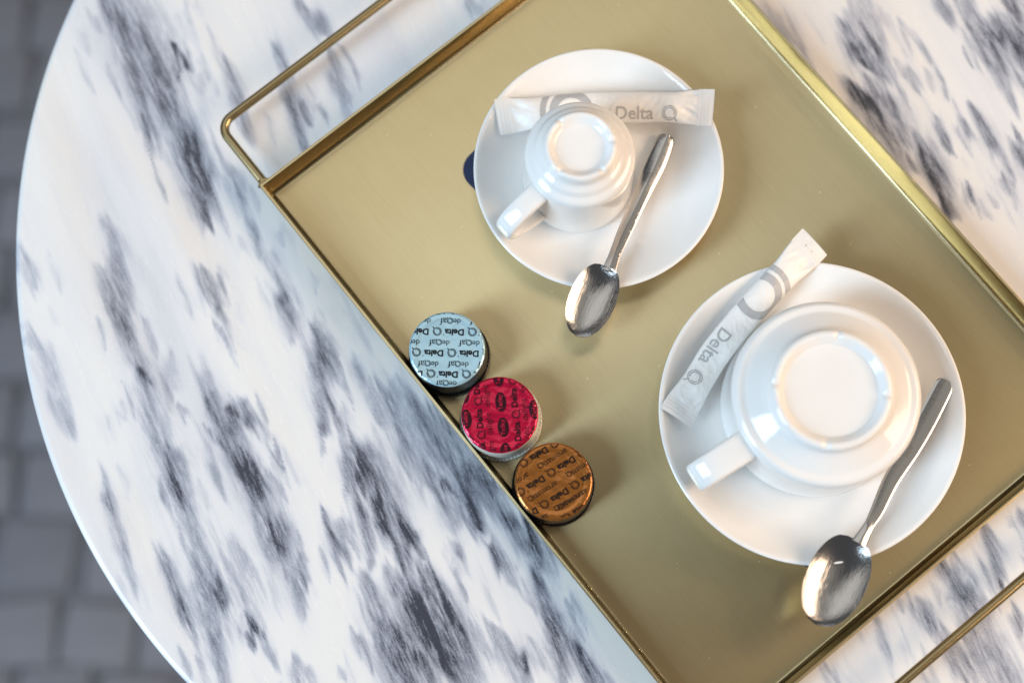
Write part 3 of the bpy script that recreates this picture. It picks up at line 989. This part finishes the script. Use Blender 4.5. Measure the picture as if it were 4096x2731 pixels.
sp_s = [(8.50, 11.55, 1.40), (7.98, 10.25, 1.47), (7.44, 9.05, 1.60), (6.87, 7.80, 1.80), (6.28, 6.45, 2.10), (5.86, 5.42, 2.38), (5.52, 4.48, 2.58)]
teaspoon(sp_s, [.42, .46, .43, .37, .33, .28, .33], [(5.42, 4.70, 2.60), (4.00, 1.36, 2.62)], 1.10, .36,
         lambda s: .11 * (1 - float(sstep(.30, .62, s))) + .03, .12, .31, 'short steel teaspoon with a ridged handle leaning beside the espresso cup')
sp_l = [(21.15, -.68, 2.32), (20.161, -2.441, 2.33), (19.345, -3.813, 2.38), (18.336, -5.30, 2.48), (17.633, -6.653, 2.62), (17.18, -7.385, 2.75), (16.66, -8.20, 2.86)]
teaspoon(sp_l, [.44, .47, .43, .37, .31, .25, .36], [(16.50, -8.00, 2.87), (14.58, -11.78, 2.92)], 1.36, .44,
         lambda s: .018 + .07 * float(sstep(.75, .95, s)), .12, .36, 'long flat-handled steel teaspoon resting on the larger saucer')

# ------------------------------------------------------------------ sugar sticks
def sugar_stick(path, hw_mid, tilt, seed, label):
    """path runs in reading direction; the sachet is a flattened pillow with crimped ends."""
    P = np.array(smooth_profile(path, 24))
    seg = np.linalg.norm(np.diff(P, axis=0), axis=1)
    arc = np.concatenate([[0], np.cumsum(seg)])
    Ltot = arc[-1]
    mid = P[len(P) // 2]
    t = thing('sugar_stick', tuple(mid), label, 'sugar stick', 'paper sugar sticks on the saucers')
    crimp = .78

    def halfw(s):
        e = min(s, Ltot - s)
        return hw_mid + (.87 - hw_mid) * (1 - float(sstep(crimp * .9, 2.1, e)))

    def thickness(s):
        e = min(s, Ltot - s)
        lump = .8 + .35 * noise.noise((s * .6 + seed, seed * 2.3, 0))
        return .012 + .40 * float(sstep(crimp * .95, crimp + 1.3, e)) * lump

    def surf(s, y, side=1):
        s_ = min(max(s, 0), Ltot)
        i = min(np.searchsorted(arc, s_), len(P) - 1); i = max(i, 1)
        k = (s_ - arc[i - 1]) / max(seg[i - 1], 1e-9)
        c = P[i - 1] + (P[i] - P[i - 1]) * k
        tn = P[min(i + 2, len(P) - 1)] - P[max(i - 3, 0)]; tn /= np.linalg.norm(tn)
        sd = np.array([-tn[1], tn[0], 0.0]); sd /= np.linalg.norm(sd)
        sd = sd * math.cos(tilt) + np.array([0, 0, 1.0]) * math.sin(tilt)
        up = np.cross(tn, sd); up = up if up[2] > 0 else -up
        hw = halfw(s_)
        v = max(-1, min(1, y / hw))
        e = min(s_, Ltot - s_)
        pill = max(0.0, 1 - v * v) ** .62
        th = thickness(s_)
        z = th * pill if side > 0 else -.32 * th * pill
        # folds fanning out of the crimp, and soft creases in the paper
        fan = math.exp(-((e - crimp - .25) / .55) ** 2)
        n1 = noise.noise((s_ * .9 + seed * 3.7, y * 2.6, seed))
        n2 = noise.noise((s_ * 2.3 - y * 1.9 + seed, y * 1.6 + s_ * .7, 4.0 + seed))
        ridge = 1 - abs(n2) * 2.4
        inside = float(sstep(crimp * .85, crimp * 1.25, e)) * (1 - abs(v) ** 6)
        z += inside * (.025 * n1 + .024 * max(0, ridge) ** 3 + .09 * fan * (.5 - abs(noise.noise((s_ * .5 + seed, y * 3.1 + s_ * 1.3, 8.0 + seed)) * 2)))
        if e < crimp and side > 0:
            z += .018 * math.cos(2 * math.pi * e / .17) * float(sstep(0, .1, e)) * (1 - float(sstep(crimp - .12, crimp, e)))
        curl = .10 * (1 - float(sstep(0, crimp * 1.6, e))) * v * v * (1 if seed % 2 else -1)
        return c + sd * y + up * (z + curl)
    ns_, nw = 170, 27
    V, F = [], []
    for side in (1, -1):
        for i in range(ns_ + 1):
            s = Ltot * i / ns_
            for k in range(nw):
                V.append(surf(s, halfw(s) * (-1 + 2 * k / (nw - 1)), side))
    o2 = (ns_ + 1) * nw
    for i in range(ns_):
        for k in range(nw - 1):
            p, q = i * nw + k, (i + 1) * nw + k
            F.append((p, p + 1, q + 1, q)); F.append((o2 + p, o2 + q, o2 + q + 1, o2 + p + 1))
    ob = mesh('paper_sachet', V, F, M_paper, t, sharp=0)
    bm = bmesh.new(); bm.from_mesh(ob.data); bmesh.ops.remove_doubles(bm, verts=bm.verts[:], dist=2e-6); bmesh.ops.recalc_face_normals(bm, faces=bm.faces[:]); bm.to_mesh(ob.data); bm.free()
    k = Ltot / 10.3
    hw = halfw(Ltot / 2)
    strip = [((0, hw * .96), (0, 1)), ((0, -hw * .96), (0, -1))]

    def printed(name, geo):
        gv, gf = clip_geo(geo, strip, .085)
        V = [surf(p[0], p[1]) + np.array([0, 0, .012]) for p in gv]
        return mesh(name, V, gf, M_grey, ob, smooth=True, sharp=0)
    printed('lettering', xf(text_geo('Delta', 1.85, .012), 6.62 * k, -.30))
    printed('printed_letter', xf(q_geo(.36), 8.28 * k, -.30))
    bigq = join_geo([xf(ring_geo(.74, 1.12, 0, 360, 72), 3.55 * k, -.22), xf(ring_geo(1.30, 1.58, 70, 215, 48), 3.55 * k, -.22)])
    printed('printed_emblem', bigq)
    return t


sugar_stick([(.20, 12.20, 2.25), (2.4, 12.56, 1.95), (4.3, 12.80, 1.80), (7.2, 12.78, 2.0), (10.62, 12.52, 2.62)], .76, math.radians(14), 1,
            'white paper sugar stick lying across the smaller saucer behind the espresso cup')
sugar_stick([(15.20, 5.80, 2.95), (12.60, 3.12, 2.45), (10.72, .93, 2.2), (9.75, -.55, 2.2), (8.57, -2.45, 2.5)], .74, math.radians(-16), 2,
            'white paper sugar stick leaning between the wide cup and rim of the larger saucer')

# ------------------------------------------------------------------ coffee capsules
def capsule(cx, cy, rot, foil, ink, plastic, prints, label, seed):
    t = thing('coffee_capsule', (cx, cy, TF), label, 'coffee capsule', 'foil-topped capsules along the tray edge')
    z0 = TF + .003
    bp_ = [(.01, .02), (1.70, .0), (1.78, .05), (1.80, .30), (1.81, .42), (1.85, .46), (1.855, .60), (1.83, 1.2), (1.79, 1.75), (1.775, 1.95), (1.772, 2.05), (1.765, 2.12), (1.74, 2.16), (1.66, 2.17), (.01, 2.18)]
    v, f = lathe(bp_, cx, cy, z0, 128)
    mesh('capsule_body', v, f, plastic, t, sharp=40)
    # ribbed skirt round the foot
    teeth = 64

    def mod(i, th, r, z):
        if i in (6, 7): z -= .09 * (math.sin(th * teeth) > 0)
        return r, z
    v, f = lathe([(1.75, .01), (1.93, .01), (1.965, .05), (1.965, .34), (1.95, .38), (1.93, .39), (1.915, .38), (1.855, .38), (1.84, .39), (1.75, .39)], cx, cy, z0, teeth * 6, mod)
    mesh('ribbed_skirt', v, f, plastic, t, sharp=30)

    def lid_h(x, y):
        r = math.hypot(x, y)
        h = .030 * float(sstep(1.38, 1.50, r)) - .05 * float(sstep(1.68, 1.79, r))
        h += .010 * math.sin(math.atan2(y, x) * 46 + 3 * noise.noise((x, y, seed))) * float(sstep(1.58, 1.70, r))
        h += .012 * noise.noise((x * 1.1 + seed, y * 1.1, seed)) + .004 * noise.noise((x * 3 + seed, y * 3, 2.0)) * (1 - float(sstep(1.3, 1.5, r)))
        return h
    V, F = [], []
    nr, nt_ = 34, 120
    for i in range(nr + 1):
        for k in range(nt_):
            th = 2 * math.pi * k / nt_
            rmax = 1.785 + .018 * noise.noise((math.cos(th) * 7, math.sin(th) * 7, seed)) + .008 * noise.noise((math.cos(th) * 20, math.sin(th) * 20, seed))
            r = max(.002, rmax * (i / nr))
            x, y = r * math.cos(th), r * math.sin(th)
            V.append((cx + x, cy + y, z0 + 2.20 + lid_h(x, y) - (.03 if i == nr else 0)))
    for i in range(nr):
        for k in range(nt_): F.append((i * nt_ + k, i * nt_ + (k + 1) % nt_, (i + 1) * nt_ + (k + 1) % nt_, (i + 1) * nt_ + k))
    lid = mesh('foil_lid', V, F, foil, t, sharp=0)
    bm = bmesh.new(); bm.from_mesh(lid.data); bmesh.ops.recalc_face_normals(bm, faces=bm.faces[:]); bm.to_mesh(lid.data); bm.free()
    ring = [((1.735 * math.cos(a), 1.735 * math.sin(a)), (math.cos(a), math.sin(a))) for a in (2 * math.pi * k / 44 for k in range(44))]
    groups = {}
    for name, mat, geo, u, w in prints:
        if math.hypot(u, w) > 2.7: continue
        groups.setdefault((name, mat.name), (mat, []))[1].append(xf(geo, u, w))
    for (name, _), (mat, parts) in groups.items():
        gv, gf = clip_geo(xf(join_geo(parts), 0, 0, rot), ring, .10)
        dz = .022 if mat is not ink else .013
        V = [(cx + p[0], cy + p[1], z0 + 2.20 + lid_h(p[0], p[1]) + dz) for p in gv]
        mesh(name, V, gf, mat, lid, smooth=True, sharp=0)
    return t


G_delta = text_geo('Delta', .90, .034)
G_q = q_geo(.205)
G_dot = ring_geo(.012, .03, 0, 360, 8)


def delta_row(u0, v, period, ink, name='lettering'):
    """'Delta Q' repeated; u0 is the centre of one 'Delta'."""
    out = []
    for k in range(-3, 4):
        u = u0 + k * period
        out += [(name, ink, G_delta, u, v), (name, ink, G_q, u + .80, v - .02), (name, ink, G_dot, u + .50, v + .13)]
    return out


# pale blue: printed upside down, rows of the bold word and of a thin lower-case word
c_ = 142.0
blue = []
for dx, y in ((355, 212), (457, 355), (323, 497)):
    blue += delta_row(-(dx - 310) / c_, (y - 328) / c_, 1.655, M_ink)
blue += delta_row(-(355 - 310) / c_, (70 - 328) / c_, 1.655, M_ink)
G_dec = join_geo([xf(text_geo('de', .34), -.33, 0), xf(q_geo(.145), 0, -.03), xf(text_geo('af', .31), .32, 0)])
for x, y in ((325, 140), (255, 286), (185, 430), (310, 560)):
    for k in range(-3, 4): blue.append(('lettering', M_ink, G_dec, -(x - 310) / c_ + k * 1.41, (y - 328) / c_))
capsule(-2.06, .77, math.radians(179), M_blue_f, M_ink, M_blackp, blue, 'black coffee capsule with pale blue foil lid', 1.0)

# crimson: columns read upwards
red = []
ra = math.radians(96)


def red_uv(X, Y):
    dx, dy = (X - 660) / c_, -(Y - 770) / c_
    return dx * math.cos(ra) + dy * math.sin(ra), -dx * math.sin(ra) + dy * math.cos(ra)


G_oval = ring_geo(.001, 1.0, 0, 360, 28); G_oval = (G_oval[0] * np.array([.46, .26]), G_oval[1])
G_tet = text_geo('Tetley', .74, .005)
G_del = text_geo('delight', 1.02)
for X, Y in ((527, 795), (777, 880)):
    u, w = red_uv(X, Y)
    red += delta_row(u, w, 1.58, M_redink)
for X, Y in ((597, 830), (828, 735)):
    u, w = red_uv(X, Y)
    for k in range(-3, 4): red.append(('lettering', M_redink, G_del, u + k * 1.31, w))
for X, Y in ((440, 800), (667, 769 - 84), (890, 735)):
    u, w = red_uv(X, Y)
    for k in range(-3, 4):
        red.append(('printed_oval', M_redink, G_oval, u + k * 1.185, w)); red.append(('lettering', M_red_f, G_tet, u + k * 1.185, w))
capsule(.424, -2.313, ra, M_red_f, M_redink, M_whitep, red, 'white plastic capsule with crimson foil lid between the other two', 2.0)

# copper brown: printed upside down on a slant
br = []
ba = math.radians(212.5)


def br_uv(X, Y):
    dx, dy = (X - 1022) / c_, -(Y - 1210) / c_
    return dx * math.cos(ba) + dy * math.sin(ba), -dx * math.sin(ba) + dy * math.cos(ba)


G_aro = join_geo([xf(text_geo('aromati', 1.22), -.16, 0), xf(q_geo(.14), .62, -.05)])
for X, Y in ((925, 1032), (905, 1220), (1060, 1300), (1205, 1385)):
    u, w = br_uv(X, Y); br += delta_row(u, w, 1.66, M_brownink)
for X, Y in ((1015, 1065), (950, 1280), (1145, 1330), (870, 1500)):
    u, w = br_uv(X, Y)
    for k in range(-2, 3): br.append(('lettering', M_brownink, G_aro, u + k * 2.1, w))
capsule(2.924, -5.392, ba, M_brown_f, M_brownink, M_blackp, br, 'black coffee capsule with copper brown foil lid', 3.0)
